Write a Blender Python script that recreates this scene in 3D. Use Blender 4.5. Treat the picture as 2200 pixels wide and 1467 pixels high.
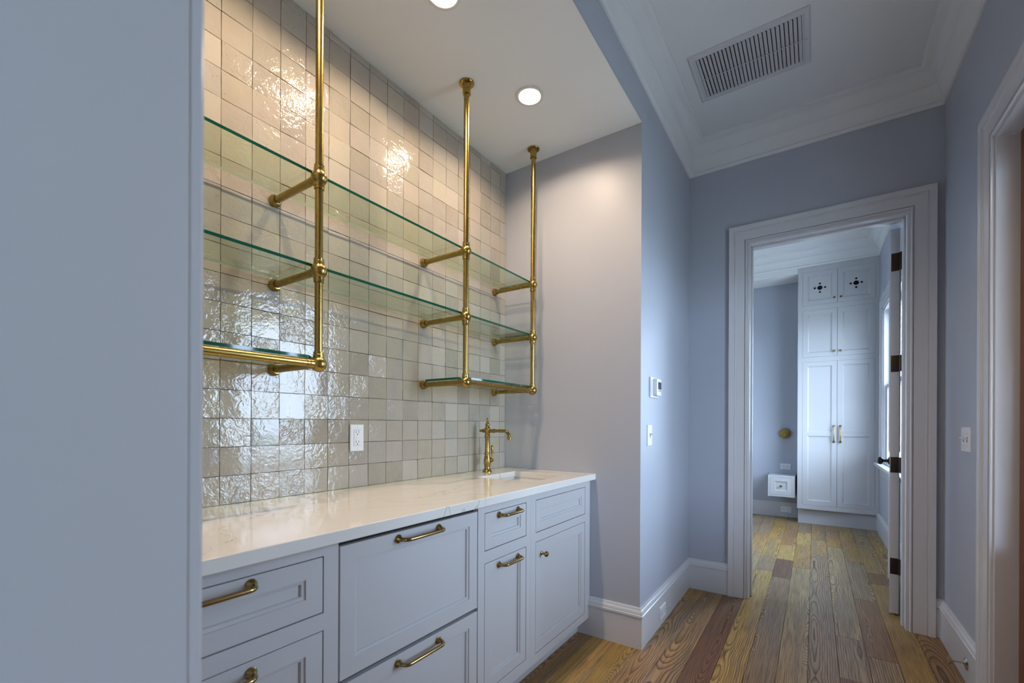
import bpy, bmesh, math, random
from mathutils import Vector, Matrix

# ------------------------------------------------------------------ clear
for o in list(bpy.data.objects):
    bpy.data.objects.remove(o, do_unlink=True)
SC = bpy.context.scene
COL = SC.collection
PI = math.pi

# ------------------------------------------------------------------ measured layout (metres)
# x runs along the hall away from the camera, y to the left, z up
YH = 0.7644     # left hall wall plane
YN = 1.6473     # face of the tiles at the back of the niche
XS = 2.3407     # right side wall of the niche
XE = 3.432      # end wall of the hall
XE2 = 3.575     # its far face
YR = -0.6024    # right hall wall
ZN = 2.8016     # niche ceiling
ZH = 3.200      # hall ceiling
XP0, XP1 = 0.035, 0.1615   # cased partition beside the camera, also the left wall of the niche
XB = 6.78       # far room back wall
ZF = 3.297      # far room ceiling
XREAR = -2.6    # wall behind the camera

# ------------------------------------------------------------------ camera
F, YAW, CY, ROLL, H = 954.22, 0.59744, 910.51, 0.00428, 1.19217
cd = bpy.data.cameras.new('camera')
cam = bpy.data.objects.new('camera', cd)
COL.objects.link(cam)
fw = Vector((math.cos(YAW), math.sin(YAW), 0))
rt = Vector((math.sin(YAW), -math.cos(YAW), 0))
up = Vector((0, 0, 1))
r2 = rt * math.cos(ROLL) + up * math.sin(ROLL)
u2 = up * math.cos(ROLL) - rt * math.sin(ROLL)
M = Matrix((r2, u2, -fw)).transposed().to_4x4()
M.translation = Vector((0, 0, H))
cam.matrix_world = M
cd.sensor_fit = 'HORIZONTAL'
cd.sensor_width = 36
cd.lens = F * 36 / 2200
cd.shift_y = (CY - 733.5) / 2200
cd.clip_start = 0.01
cd.dof.use_dof = True
cd.dof.focus_distance = 2.4
cd.dof.aperture_fstop = 5.0
SC.camera = cam

def project(x, y, z):
    d = x * math.cos(YAW) + y * math.sin(YAW)
    r = x * math.sin(YAW) - y * math.cos(YAW)
    return 1100 + F * r / d, CY - F * (z - H) / d

# ------------------------------------------------------------------ world, exposure
W = bpy.data.worlds.new('world')
SC.world = W
W.use_nodes = True
bg = W.node_tree.nodes['Background']
bg.inputs[0].default_value = (0.60, 0.755, 1.0, 1)
bg.inputs[1].default_value = 11.5
LAMP_STRENGTH = 220.0
SC.view_settings.view_transform = 'Standard'
SC.view_settings.look = 'None'
SC.view_settings.gamma = 1
SC.view_settings.use_curve_mapping = False
SC.view_settings.exposure = 0.95
SC.cycles.use_denoising = True
SC.cycles.max_bounces = 9
SC.cycles.diffuse_bounces = 5
SC.cycles.glossy_bounces = 3
SC.cycles.transparent_max_bounces = 16
SC.cycles.transmission_bounces = 6
SC.cycles.sample_clamp_indirect = 8.0
SC.cycles.caustics_reflective = False
SC.cycles.caustics_refractive = False

def portal(name, loc, rot, sx, sy):
    l = bpy.data.lights.new(name, 'AREA')
    l.shape = 'RECTANGLE'
    l.size, l.size_y = sx, sy
    l.cycles.is_portal = True
    o = bpy.data.objects.new(name, l)
    o.location = loc
    o.rotation_euler = rot
    COL.objects.link(o)
    return o

# area-light portals: they only guide the sampling of the sky through the glazed openings
portal('daylight_portal', (2.105, -0.735, 1.45), (PI / 2, 0, 0), 0.72, 1.6)
portal('daylight_portal', (5.305, -0.735, 1.6), (PI / 2, 0, 0), 1.5, 1.65)
portal('daylight_portal', (4.025, 2.37, 1.6), (-PI / 2, 0, 0), 0.55, 1.4)
portal('daylight_portal', (-1.35, -0.745, 1.5), (PI / 2, 0, 0), 0.8, 1.5)

# ------------------------------------------------------------------ materials
def mat(name, color=(.8, .8, .8), rough=.5, metal=0.0, spec=.5):
    m = bpy.data.materials.new(name)
    m.use_nodes = True
    b = m.node_tree.nodes['Principled BSDF']
    b.inputs['Base Color'].default_value = (*color, 1)
    b.inputs['Roughness'].default_value = rough
    b.inputs['Metallic'].default_value = metal
    b.inputs['Specular IOR Level'].default_value = spec
    return m

class N:
    """small node helper"""
    def __init__(s, m):
        s.m = m; s.t = m.node_tree; s.b = s.t.nodes.get('Principled BSDF')
    def n(s, typ, **k):
        nd = s.t.nodes.new(typ)
        for a, v in k.items():
            setattr(nd, a, v)
        return nd
    def l(s, a, b):
        s.t.links.new(a, b)
    def val(s, sock, v):
        if hasattr(v, 'is_output'):
            s.l(v, sock)
        else:
            sock.default_value = v
    def math(s, op, a, b=None, c=None, clamp=False):
        nd = s.n('ShaderNodeMath', operation=op, use_clamp=clamp)
        s.val(nd.inputs[0], a)
        if b is not None: s.val(nd.inputs[1], b)
        if c is not None: s.val(nd.inputs[2], c)
        return nd.outputs[0]
    def noise(s, vec, scale, detail=2, rough=.5, dist=0.0):
        nd = s.n('ShaderNodeTexNoise')
        s.l(vec, nd.inputs['Vector'])
        nd.inputs['Scale'].default_value = scale
        nd.inputs['Detail'].default_value = detail
        nd.inputs['Roughness'].default_value = rough
        nd.inputs['Distortion'].default_value = dist
        return nd.outputs[0]
    def ramp(s, fac, stops, interp='LINEAR'):
        nd = s.n('ShaderNodeValToRGB')
        s.l(fac, nd.inputs[0])
        cr = nd.color_ramp
        cr.interpolation = interp
        while len(cr.elements) < len(stops):
            cr.elements.new(0.5)
        for e, (p, c) in zip(cr.elements, stops):
            e.position = p
            e.color = (*c, 1) if len(c) == 3 else c
        return nd.outputs[0]
    def mix(s, fac, a, b, blend='MIX'):
        nd = s.n('ShaderNodeMix', data_type='RGBA', blend_type=blend)
        s.val(nd.inputs[0], fac)
        for sock, v in ((nd.inputs[6], a), (nd.inputs[7], b)):
            if hasattr(v, 'is_output'): s.l(v, sock)
            else: sock.default_value = (*v, 1)
        return nd.outputs[2]
    def bump(s, h, strength=.2, dist=.01):
        nd = s.n('ShaderNodeBump')
        nd.inputs['Strength'].default_value = strength
        nd.inputs['Distance'].default_value = dist
        s.l(h, nd.inputs['Height'])
        s.l(nd.outputs[0], s.b.inputs['Normal'])

def paint(name, color, rough, grain=0.05, spec=.4):
    m = mat(name, color, rough, spec=spec)
    k = N(m)
    pos = k.n('ShaderNodeNewGeometry').outputs['Position']
    big = k.noise(pos, 2.0, 1)
    c = k.mix(k.math('MULTIPLY', big, .10), color, tuple(x * .9 for x in color))
    k.l(c, k.b.inputs['Base Color'])
    return m

M_WALL = paint('wall_paint', (.445, .465, .520), .42, .10)
M_CEIL = paint('ceiling_paint', (.77, .765, .745), .7, .08)
M_TRIM = paint('trim_enamel', (.635, .63, .64), .22, .02)
M_CAB = paint('cabinet_enamel', (.525, .515, .515), .30, .02)
M_DARK = mat('dark_void', (.008, .008, .009), .8)
M_PLATE = mat('plastic_white', (.78, .78, .77), .35)
M_RING = mat('lamp_trim', (.66, .64, .61), .4)
M_SLOT = mat('slot_black', (.02, .02, .02), .5)
M_SCREEN = mat('screen_dark', (.012, .022, .018), .15)
M_BRONZE = mat('bronze_oil', (.065, .045, .032), .38, .8)
M_BLACK = mat('black_metal', (.015, .015, .015), .4, .3)
M_SINK = mat('sink_ceramic', (.72, .71, .69), .18)
M_CHROME = mat('nickel', (.62, .60, .57), .18, 1.0)
M_RUBBER = mat('rubber_tip', (.30, .22, .10), .6)
M_MAHOG = mat('mahogany', (.20, .055, .018), .35)
M_GROUND = mat('ground', (.36, .37, .33), .9)
M_BLOCKER = mat('sky_blocker_dark', (.17, .12, .075), .6)  # dark colour of the roof added outside the outer door
M_CONC = mat('concrete', (.50, .50, .48), .8)
M_KICK = mat('kick_dark', (.25, .25, .26), .5)

def brass(name, col, rough):
    m = mat(name, col, rough, 1.0)
    k = N(m)
    pos = k.n('ShaderNodeNewGeometry').outputs['Position']
    nz = k.noise(pos, 30, 2, .5)
    k.l(k.mix(nz, tuple(c * .92 for c in col), tuple(min(1, c * 1.06) for c in col)), k.b.inputs['Base Color'])
    k.l(k.math('MULTIPLY_ADD', nz, .04, rough - .02), k.b.inputs['Roughness'])
    return m
M_BRASS = brass('aged_brass', (.365, .255, .075), .27)
M_PULL = brass('pull_brass', (.34, .245, .10), .25)

def glass(name, tint, refl=.07):
    m = bpy.data.materials.new(name)
    m.use_nodes = True
    t = m.node_tree
    t.nodes.clear()
    out = t.nodes.new('ShaderNodeOutputMaterial')
    tr = t.nodes.new('ShaderNodeBsdfTransparent')
    tr.inputs[0].default_value = (*tint, 1)
    gl = t.nodes.new('ShaderNodeBsdfGlossy')
    gl.inputs['Roughness'].default_value = .02
    # Schlick reflectance, the same from either side of the sheet
    ge = t.nodes.new('ShaderNodeNewGeometry')
    dt = t.nodes.new('ShaderNodeVectorMath'); dt.operation = 'DOT_PRODUCT'
    t.links.new(ge.outputs['Incoming'], dt.inputs[0]); t.links.new(ge.outputs['Normal'], dt.inputs[1])
    prev = dt.outputs['Value']
    for op, b in (('ABSOLUTE', None), ('SUBTRACT', 1.0), ('POWER', 5.0), ('MULTIPLY_ADD', .96)):
        nd = t.nodes.new('ShaderNodeMath'); nd.operation = op
        if op == 'SUBTRACT':
            nd.inputs[0].default_value = 1.0; t.links.new(prev, nd.inputs[1])
        else:
            t.links.new(prev, nd.inputs[0])
            if b is not None: nd.inputs[1].default_value = b
            if op == 'MULTIPLY_ADD': nd.inputs[2].default_value = .04
        prev = nd.outputs[0]
    class fr: outputs = [prev]
    mx = t.nodes.new('ShaderNodeMixShader')
    t.links.new(fr.outputs[0], mx.inputs[0])
    t.links.new(tr.outputs[0], mx.inputs[1])
    t.links.new(gl.outputs[0], mx.inputs[2])
    t.links.new(mx.outputs[0], out.inputs[0])
    return m
M_GLASS = glass('shelf_glass', (.905, .95, .86))
M_PANE = glass('window_pane', (.96, .98, .98))
M_GEDGE = mat('shelf_glass_edge', (.004, .075, .042), .12)
M_GBACK = mat('shelf_glass_back_edge', (.40, .44, .37), .3)

def emit(name, col, s):
    m = bpy.data.materials.new(name)
    m.use_nodes = True
    t = m.node_tree
    t.nodes.clear()
    out = t.nodes.new('ShaderNodeOutputMaterial')
    e = t.nodes.new('ShaderNodeEmission')
    e.inputs[0].default_value = (*col, 1)
    e.inputs[1].default_value = s
    t.links.new(e.outputs[0], out.inputs[0])
    return m
M_LENS = emit('lamp_lens', (1.0, .78, .57), LAMP_STRENGTH * .40)
M_CORE = emit('lamp_core', (1.0, .78, .57), LAMP_STRENGTH * 4.3)

def tile_material():
    m = mat('glazed_tile', (.5, .46, .40), .10)
    k = N(m)
    at = k.n('ShaderNodeAttribute', attribute_name='tint')
    pos = k.n('ShaderNodeNewGeometry').outputs['Position']
    sep = k.n('ShaderNodeSeparateXYZ'); k.l(at.outputs['Vector'], sep.inputs[0])
    # every tile takes its own piece of the noise
    off = k.n('ShaderNodeVectorMath', operation='SCALE'); k.l(at.outputs['Vector'], off.inputs[0]); off.inputs['Scale'].default_value = 37.0
    p2 = k.n('ShaderNodeVectorMath', operation='ADD'); k.l(pos, p2.inputs[0]); k.l(off.outputs[0], p2.inputs[1])
    v = p2.outputs[0]
    cloud = k.noise(v, 22, 4, .6)
    dust = k.noise(v, 130, 3, .6)
    c = k.mix(k.math('MULTIPLY', cloud, .55), at.outputs['Color'], (.52, .465, .385), 'MIX')
    c = k.mix(k.math('MULTIPLY', dust, .30), c, (.35, .295, .225))
    vor = k.n('ShaderNodeTexVoronoi'); k.l(v, vor.inputs['Vector']); vor.inputs['Scale'].default_value = 55
    pit = k.math('LESS_THAN', vor.outputs['Distance'], .085)
    rnd = k.math('GREATER_THAN', vor.outputs['Color'], .62)
    pit = k.math('MULTIPLY', pit, rnd)
    c = k.mix(k.math('MULTIPLY', pit, .8), c, (.12, .10, .08))
    k.l(c, k.b.inputs['Base Color'])
    # wavy hand-made glaze: some tiles lie rippled, others almost flat
    w1 = k.noise(v, 34, 2, .5, 1.2)
    w2 = k.noise(v, 95, 2, .5, .8)
    amp = k.math('MULTIPLY', at.outputs['Alpha'], .62)
    h = k.math('ADD', w1, k.math('MULTIPLY', w2, .35))
    h = k.math('SUBTRACT', k.math('MULTIPLY', h, amp), k.math('MULTIPLY', pit, .5))
    k.bump(h, .45, .0060)
    k.l(k.math('MULTIPLY_ADD', dust, .06, .02), k.b.inputs['Roughness'])
    return m
M_TILE = tile_material()
M_GROUT = mat('grout', (.16, .135, .10), .9)

def quartz():
    m = mat('quartz', (.78, .745, .69), .09)
    k = N(m)
    pos = k.n('ShaderNodeNewGeometry').outputs['Position']
    mp = k.n('ShaderNodeMapping'); k.l(pos, mp.inputs[0])
    mp.inputs['Rotation'].default_value = (0, 0, .35)
    mp.inputs['Scale'].default_value = (.8, 2.0, .15)
    a = k.noise(mp.outputs[0], 1.25, 5, .5, .5)
    vein = k.math('ABSOLUTE', k.math('SUBTRACT', a, .5))
    fade = k.noise(pos, 2.3, 2)
    th = k.math('MULTIPLY_ADD', k.math('SUBTRACT', fade, .42, clamp=True), .0042, .0006)
    mask = k.math('LESS_THAN', vein, th)
    soft = k.math('SUBTRACT', 1.0, k.math('MULTIPLY', vein, 30.0), clamp=True)
    c = k.mix(k.math('MULTIPLY', soft, .10), (.78, .745, .69), (.62, .56, .47))
    sp = k.noise(pos, 55, 3, .6)
    c = k.mix(k.math('MULTIPLY', mask, k.math('MULTIPLY', sp, 1.1), clamp=True), c, (.38, .30, .20))
    k.l(c, k.b.inputs['Base Color'])
    return m
M_QUARTZ = quartz()

def wood():
    m = mat('heart_pine', (.3, .2, .1), .34, spec=.28)
    k = N(m)
    oi = k.n('ShaderNodeObjectInfo')
    tc = k.n('ShaderNodeTexCoord').outputs['Object']
    rnd = oi.outputs['Random']
    comb = k.n('ShaderNodeCombineXYZ')
    for i, f in enumerate((61.0, 23.0, 11.0)):
        k.l(k.math('MULTIPLY', rnd, f), comb.inputs[i])
    add = k.n('ShaderNodeVectorMath', operation='ADD'); k.l(tc, add.inputs[0]); k.l(comb.outputs[0], add.inputs[1])
    def mapped(sx, sy, sz):
        st = k.n('ShaderNodeMapping'); k.l(add.outputs[0], st.inputs[0])
        st.inputs['Scale'].default_value = (sx, sy, sz)
        return st.outputs[0]
    sep = k.n('ShaderNodeSeparateXYZ'); k.l(tc, sep.inputs[0])
    # growth rings cut by the board face: distance from a wandering pith line
    w1 = k.noise(mapped(.75, 6.0, 1), 1.0, 4, .5)
    w2 = k.noise(mapped(1.0, .05, .05), 1.0, 2, .5)
    wob = k.noise(mapped(9.0, 22.0, 1), 1.0, 2, .5)
    yy = k.math('ADD', sep.outputs[1], k.math('MULTIPLY', k.math('SUBTRACT', rnd, .5), .15))
    yy = k.math('ADD', yy, k.math('MULTIPLY', k.math('SUBTRACT', w1, .5), .050))
    zz = k.math('MULTIPLY', k.math('SUBTRACT', w2, .38), .20)
    rr = k.math('SQRT', k.math('ADD', k.math('MULTIPLY', yy, yy), k.math('MULTIPLY', zz, zz)))
    rr = k.math('ADD', rr, k.math('MULTIPLY', wob, .0025))
    pick = k.math('FRACT', k.math('MULTIPLY', rnd, 7.3))
    freq = k.math('MULTIPLY_ADD', k.math('MULTIPLY', pick, pick), 190.0, 105.0)
    ring = k.math('FRACT', k.math('MULTIPLY', rr, freq))
    line = k.ramp(ring, [(0, (0, 0, 0)), (.48, (.04, .04, .04)), (.74, (.55, .55, .55)), (.90, (1, 1, 1)), (.97, (1, 1, 1)), (1, (0, 0, 0))])
    fib = k.noise(mapped(5, 260, 4), 1.0, 3, .6)
    band = k.noise(mapped(.7, 15, 1), 1.2, 2)
    tone = k.noise(mapped(2.2, 4, 1), 1.0, 3)
    base = oi.outputs['Color']
    c = k.mix(k.math('MULTIPLY', tone, .50), base, (.40, .22, .075))
    c = k.mix(k.ramp(band, [(.50, (0, 0, 0)), (.66, (.62, .62, .62))]), c, (.31, .235, .155))
    dk = k.mix(.12, (.062, .025, .010), base)
    vary = k.math('MULTIPLY_ADD', tone, .8, .40)
    c = k.mix(k.math('MULTIPLY', line, vary, clamp=True), c, dk)
    c = k.mix(k.ramp(fib, [(.42, (0, 0, 0)), (.66, (.72, .72, .72))]), c, (.085, .045, .022))
    # small dark knots and nail holes
    vor = k.n('ShaderNodeTexVoronoi'); k.l(mapped(1.3, 2.6, 0), vor.inputs['Vector']); vor.inputs['Scale'].default_value = 3.0
    keep = k.math('GREATER_THAN', vor.outputs['Color'], .45)
    kn = k.ramp(vor.outputs['Distance'], [(0, (1, 1, 1)), (.030, (1, 1, 1)), (.062, (0, 0, 0))])
    c = k.mix(k.math('MULTIPLY', kn, keep), c, (.018, .012, .008))
    k.l(c, k.b.inputs['Base Color'])
    k.l(k.math('MULTIPLY_ADD', line, .14, .30), k.b.inputs['Roughness'])
    k.bump(k.math('SUBTRACT', k.math('MULTIPLY', fib, .3), k.math('MULTIPLY', line, .3)), .10, .003)
    return m
M_WOOD = wood()

# ------------------------------------------------------------------ mesh helpers
def box(bm, x0, x1, y0, y1, z0, z1, bev=0.0):
    x0, x1 = sorted((x0, x1)); y0, y1 = sorted((y0, y1)); z0, z1 = sorted((z0, z1))
    r = bmesh.ops.create_cube(bm, size=1)
    vs = r['verts']
    for v in vs:
        v.co = Vector(((x0 + x1) / 2 + v.co.x * (x1 - x0), (y0 + y1) / 2 + v.co.y * (y1 - y0), (z0 + z1) / 2 + v.co.z * (z1 - z0)))
    if bev:
        es = list({e for v in vs for e in v.link_edges})
        bmesh.ops.bevel(bm, geom=es, offset=bev, segments=2, affect='EDGES', profile=.6)

def basis(d):
    d = Vector(d).normalized()
    a = Vector((0, 0, 1)) if abs(d.z) < .9 else Vector((1, 0, 0))
    u = d.cross(a).normalized()
    return d, u, d.cross(u).normalized()

def lathe(bm, prof, o, d, seg=24, cap=True):
    o = Vector(o)
    d, u, v = basis(d)
    rings = []
    for r, t in prof:
        c = o + d * t
        if r < 1e-6:
            rings.append([bm.verts.new(c)])
        else:
            rings.append([bm.verts.new(c + (u * math.cos(2 * PI * i / seg) + v * math.sin(2 * PI * i / seg)) * r) for i in range(seg)])
    for a, b in zip(rings, rings[1:]):
        if len(a) == 1 and len(b) == 1: continue
        for i in range(seg):
            j = (i + 1) % seg
            if len(a) == 1: bm.faces.new((a[0], b[j], b[i]))
            elif len(b) == 1: bm.faces.new((a[i], a[j], b[0]))
            else: bm.faces.new((a[i], a[j], b[j], b[i]))
    if cap:
        for rg, fl in ((rings[0], True), (rings[-1], False)):
            if len(rg) > 1:
                bm.faces.new(rg[::-1] if fl else rg)

def sph(r, n=10, t0=0, t1=PI):
    return [(r * math.sin(t0 + (t1 - t0) * i / n), -r * math.cos(t0 + (t1 - t0) * i / n)) for i in range(n + 1)]

def tube(bm, pts, r, seg=14, rad=None):
    pts = [Vector(p) for p in pts]
    n = len(pts)
    rings = []
    u = None
    for i, p in enumerate(pts):
        t = ((pts[min(i + 1, n - 1)] - pts[max(i - 1, 0)])).normalized()
        if u is None:
            _, u, _ = basis(t)
        u = (u - t * u.dot(t)).normalized()
        v = t.cross(u)
        rr = rad[i] if rad else r
        rings.append([bm.verts.new(p + (u * math.cos(2 * PI * k / seg) + v * math.sin(2 * PI * k / seg)) * rr) for k in range(seg)])
    for a, b in zip(rings, rings[1:]):
        for k in range(seg):
            j = (k + 1) % seg
            bm.faces.new((a[k], a[j], b[j], b[k]))
    bm.faces.new(rings[0][::-1])
    bm.faces.new(rings[-1])

def sweep(bm, path, prof, bdir, side=1, closed=False):
    """profile (a,b): a sideways from the path (mitred at corners), b along bdir"""
    bdir = Vector(bdir).normalized()
    P = [Vector(p) for p in path]
    n = len(P)
    rings = []
    for i in range(n):
        segs = []
        if closed or i > 0: segs.append((P[i] - P[i - 1]).normalized())
        if closed or i < n - 1: segs.append((P[(i + 1) % n] - P[i]).normalized())
        ns = [bdir.cross(s) * side for s in segs]
        if len(ns) == 1: m = ns[0]
        else: m = (ns[0] + ns[1]) / (1 + ns[0].dot(ns[1]))
        rings.append([bm.verts.new(P[i] + m * a + bdir * b) for a, b in prof])
    k = len(prof)
    for i in range(n if closed else n - 1):
        A, B = rings[i], rings[(i + 1) % n]
        for j in range(k - 1):
            bm.faces.new((A[j], A[j + 1], B[j + 1], B[j]))
    if not closed:
        bm.faces.new(rings[0]); bm.faces.new(rings[-1][::-1])

def frame_solid(bm, rects, org, ua, ub, un, cap=True):
    """nested rectangles (a0,a1,b0,b1,depth) bridged outside-in"""
    org, ua, ub, un = Vector(org), Vector(ua), Vector(ub), Vector(un)
    R = []
    for a0, a1, b0, b1, d in rects:
        R.append([bm.verts.new(org + ua * a + ub * b + un * d) for a, b in ((a0, b0), (a1, b0), (a1, b1), (a0, b1))])
    for A, B in zip(R, R[1:]):
        for i in range(4):
            j = (i + 1) % 4
            bm.faces.new((A[i], A[j], B[j], B[i]))
    if cap:
        bm.faces.new(R[-1])
    bm.faces.new(R[0][::-1])

def obj(name, bm, material, parent=None, local=False, angle=35, bevel=0.0, smooth=True):
    bmesh.ops.recalc_face_normals(bm, faces=bm.faces[:])
    me = bpy.data.meshes.new(name)
    bm.to_mesh(me)
    bm.free()
    mats = material if isinstance(material, (list, tuple)) else [material]
    for m in mats:
        me.materials.append(m)
    for p in me.polygons:
        p.use_smooth = smooth
    if smooth:
        me.set_sharp_from_angle(angle=math.radians(angle))
    o = bpy.data.objects.new(name, me)
    COL.objects.link(o)
    if parent is not None:
        o.parent = parent
        if not local:
            root = parent
            off = Vector((0, 0, 0))
            while root is not None:
                off += root.location
                root = root.parent
            me.transform(Matrix.Translation(-off))
    elif not local:
        # put the origin at the foot of the thing
        xs = [v.co for v in me.vertices]
        c = Vector(((min(v.x for v in xs) + max(v.x for v in xs)) / 2, (min(v.y for v in xs) + max(v.y for v in xs)) / 2, min(v.z for v in xs)))
        me.transform(Matrix.Translation(-c))
        o.location = c
    if bevel:
        b = o.modifiers.new('edge', 'BEVEL')
        b.width = bevel; b.segments = 2; b.limit_method = 'ANGLE'
    return o

def tag(o, label, cat, group=None):
    o['label'] = label
    o['category'] = cat
    if group: o['group'] = group
    return o

def thing(name, label, cat, loc, group=None):
    o = bpy.data.objects.new(name, None)
    o.empty_display_size = .05
    o.location = loc
    COL.objects.link(o)
    return tag(o, label, cat, group)

def struct(name, bm, m, parent=None, label=None, **k):
    o = obj(name, bm, m, parent, **k)
    if parent is None:
        o['kind'] = 'structure'
        if label: o['label'] = label
    return o

def B():
    return bmesh.new()

# ================================================================== SETTING
rng = random.Random(7)

# ---- floor: subfloor + pine planks
bm = B(); box(bm, XREAR - .1, XB + .1, -.80, 2.35, -.06, -.012)
floor = struct('floor', bm, M_KICK, label='wide reclaimed pine plank floor running down the hall')
E0, PW = .0216, .1256
PAL = dict(
    yel=(.68, .455, .145), tan=(.48, .30, .14), gry=(.42, .315, .185), pur=(.20, .098, .066),
    brn=(.35, .195, .085), gold=(.57, .345, .09), sil=(.53, .405, .21), ora=(.48, .235, .08))
rows = {
    8: [(1.3, 'gold'), (2.4, 'brn')], 7: [(2.4, 'gold')], 6: [(1.55, 'brn'), (2.4, 'gold')], 5: [(.9, 'tan'), (1.86, 'gold'), (3.2, 'tan')],
    4: [(1.25, 'gold'), (3.7, 'tan'), (5.0, 'gold')],
    3: [(1.7, 'ora'), (3.9, 'pur'), (4.75, 'sil'), (5.6, 'gold')],
    2: [(1.5, 'tan'), (4.19, 'yel'), (4.62, 'gry'), (5.4, 'yel')],
    1: [(1.2, 'tan'), (4.05, 'gry'), (4.62, 'pur'), (5.2, 'yel'), (6.0, 'ora')],
    0: [(1.6, 'gry'), (4.42, 'sil'), (5.3, 'gold'), (5.9, 'yel')],
    -1: [(2.0, 'sil'), (4.95, 'gry'), (5.6, 'yel')],
    -2: [(2.615, 'pur'), (3.12, 'gry'), (5.35, 'sil'), (5.8, 'gold')],
    -3: [(2.93, 'gry'), (3.857, 'brn'), (4.9, 'gry'), (5.7, 'gold')],
    -4: [(2.2, 'brn'), (4.30, 'gold'), (4.6, 'brn'), (5.5, 'yel')],
    -5: [(1.8, 'gold'), (3.7, 'brn'), (5.0, 'gold')],
}
def plank(x0, x1, y0, y1, col):
    g = .0007
    bm = B()
    cx, cy = (x0 + x1) / 2, (y0 + y1) / 2
    hx, hy = (x1 - x0) / 2 - g, (y1 - y0) / 2 - g
    dz = rng.uniform(-.0004, .0002)
    ch = .0012
    lo = [bm.verts.new((sx * hx, sy * hy, -.012)) for sx, sy in ((-1, -1), (1, -1), (1, 1), (-1, 1))]
    mi = [bm.verts.new((sx * hx, sy * hy, -ch + dz)) for sx, sy in ((-1, -1), (1, -1), (1, 1), (-1, 1))]
    hi = [bm.verts.new((sx * (hx - ch), sy * (hy - ch), dz)) for sx, sy in ((-1, -1), (1, -1), (1, 1), (-1, 1))]
    for a, b in ((lo, mi), (mi, hi)):
        for i in range(4):
            j = (i + 1) % 4
            bm.faces.new((a[i], a[j], b[j], b[i]))
    bm.faces.new(hi)
    o = obj('plank', bm, M_WOOD, floor, local=True)
    o.location = Vector((cx, cy, 0)) - floor.location
    j = rng.uniform(.88, 1.1)
    o.color = (col[0] * j, col[1] * j * rng.uniform(.97, 1.03), col[2] * j, 1)
    return o
keys = list(PAL)
for k in range(-6, 19):
    y0, y1 = E0 + PW * k, E0 + PW * (k + 1)
    y0 = max(y0, -.70); y1 = min(y1, 2.30)
    if y1 - y0 < .02: continue
    x = XREAR - .05
    joints = list(rows.get(k, []))
    if k > 8:      # only the far room and the room behind show these rows
        spans = [(XREAR - .05, 0.1), (3.5, XB + .05)]
    else:
        spans = [(XREAR - .05, XB + .05)]
    for s0, s1 in spans:
        x = s0
        js = [j for j in joints if s0 < j[0] < s1]
        while x < s1 - .01:
            nxt = next((j for j in js if j[0] > x + .01), None)
            if nxt and not (nxt is js[0] and nxt[0] - x > 2.4):
                x1, c = nxt
            else:
                x1 = x + rng.uniform(.55, 1.7)
                c = rng.choice(['gold', 'yel', 'tan', 'gry', 'brn', 'sil', 'gold'])
                if nxt and x1 > nxt[0] - .4: x1 = nxt[0] - rng.uniform(.7, 1.1)
            x1 = min(x1, s1)
            if s1 - x1 < .25: x1 = s1
            plank(x, x1, y0, y1, PAL[c])
            x = x1

# ---- ground outside
bm = B(); box(bm, -30, 40, -40, -.80, -.30, -.20)
ground = struct('floor_outside', bm, M_GROUND)
bm = B(); box(bm, -5, 8.5, -3.3, -.76, -.20, -.06)
struct('floor_added_slab', bm, M_CONC)  # unseen pale slab, added to keep the ground outside bright
bm = B(); box(bm, -30, 40, 2.36, 40, -.30, -.20)
struct('floor_garden', bm, M_GROUND)
bm = B(); box(bm, -5, 3.3, -3.3, -.76, 2.72, 2.82)
struct('ceiling_sky_blocker', bm, M_BLOCKER)  # unseen roof, added to block the high sky outside the door

# ---- walls
bm = B()
box(bm, XS, XE, YH, YN + .13, 0, ZH + .1)
wall_left = struct('wall_left', bm, M_WALL)
bm = B(); box(bm, XP1, XS, YH, YH + .12, ZN + .005, ZH + .1)
struct('wall_header', bm, M_WALL)
bm = B(); box(bm, XP0, XS, YN + .006, YN + .13, 0, ZN + .05)
wall_back = struct('wall_back', bm, M_GROUT, label='niche back wall of glazed square beige tiles')

# end wall with door opening
DY0, DY1, DZ = -.452, .372, 2.436     # rough opening inside the casing line
bm = B()
box(bm, XE, XE2, DY1 + .018, YN + .8, 0, ZF + .1)
box(bm, XE, XE2, -.70, DY0 - .018, 0, ZF + .1)
box(bm, XE, XE2, DY0 - .018, DY1 + .018, DZ + .018, ZF + .1)
struct('wall_end', bm, M_WALL)

# right hall wall with the outer door opening
OX0, OX1, OZ = 1.645, 2.565, 2.352
BX0, BX1, BZ0, BZ1 = -1.75, -.95, .75, 2.25   # opening for the added window behind the camera
bm = B()
box(bm, OX1 + .018, XE, YR, YR - .14, 0, ZH + .1)
box(bm, BX1, OX0 - .018, YR, YR - .14, 0, ZH + .1)
box(bm, XREAR, BX0, YR, YR - .14, 0, ZH + .1)
box(bm, BX0, BX1, YR, YR - .14, 0, BZ0)
box(bm, BX0, BX1, YR, YR - .14, BZ1, ZH + .1)
box(bm, OX0 - .018, OX1 + .018, YR, YR - .14, OZ + .018, ZH + .1)
struct('wall_right', bm, M_WALL)

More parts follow.
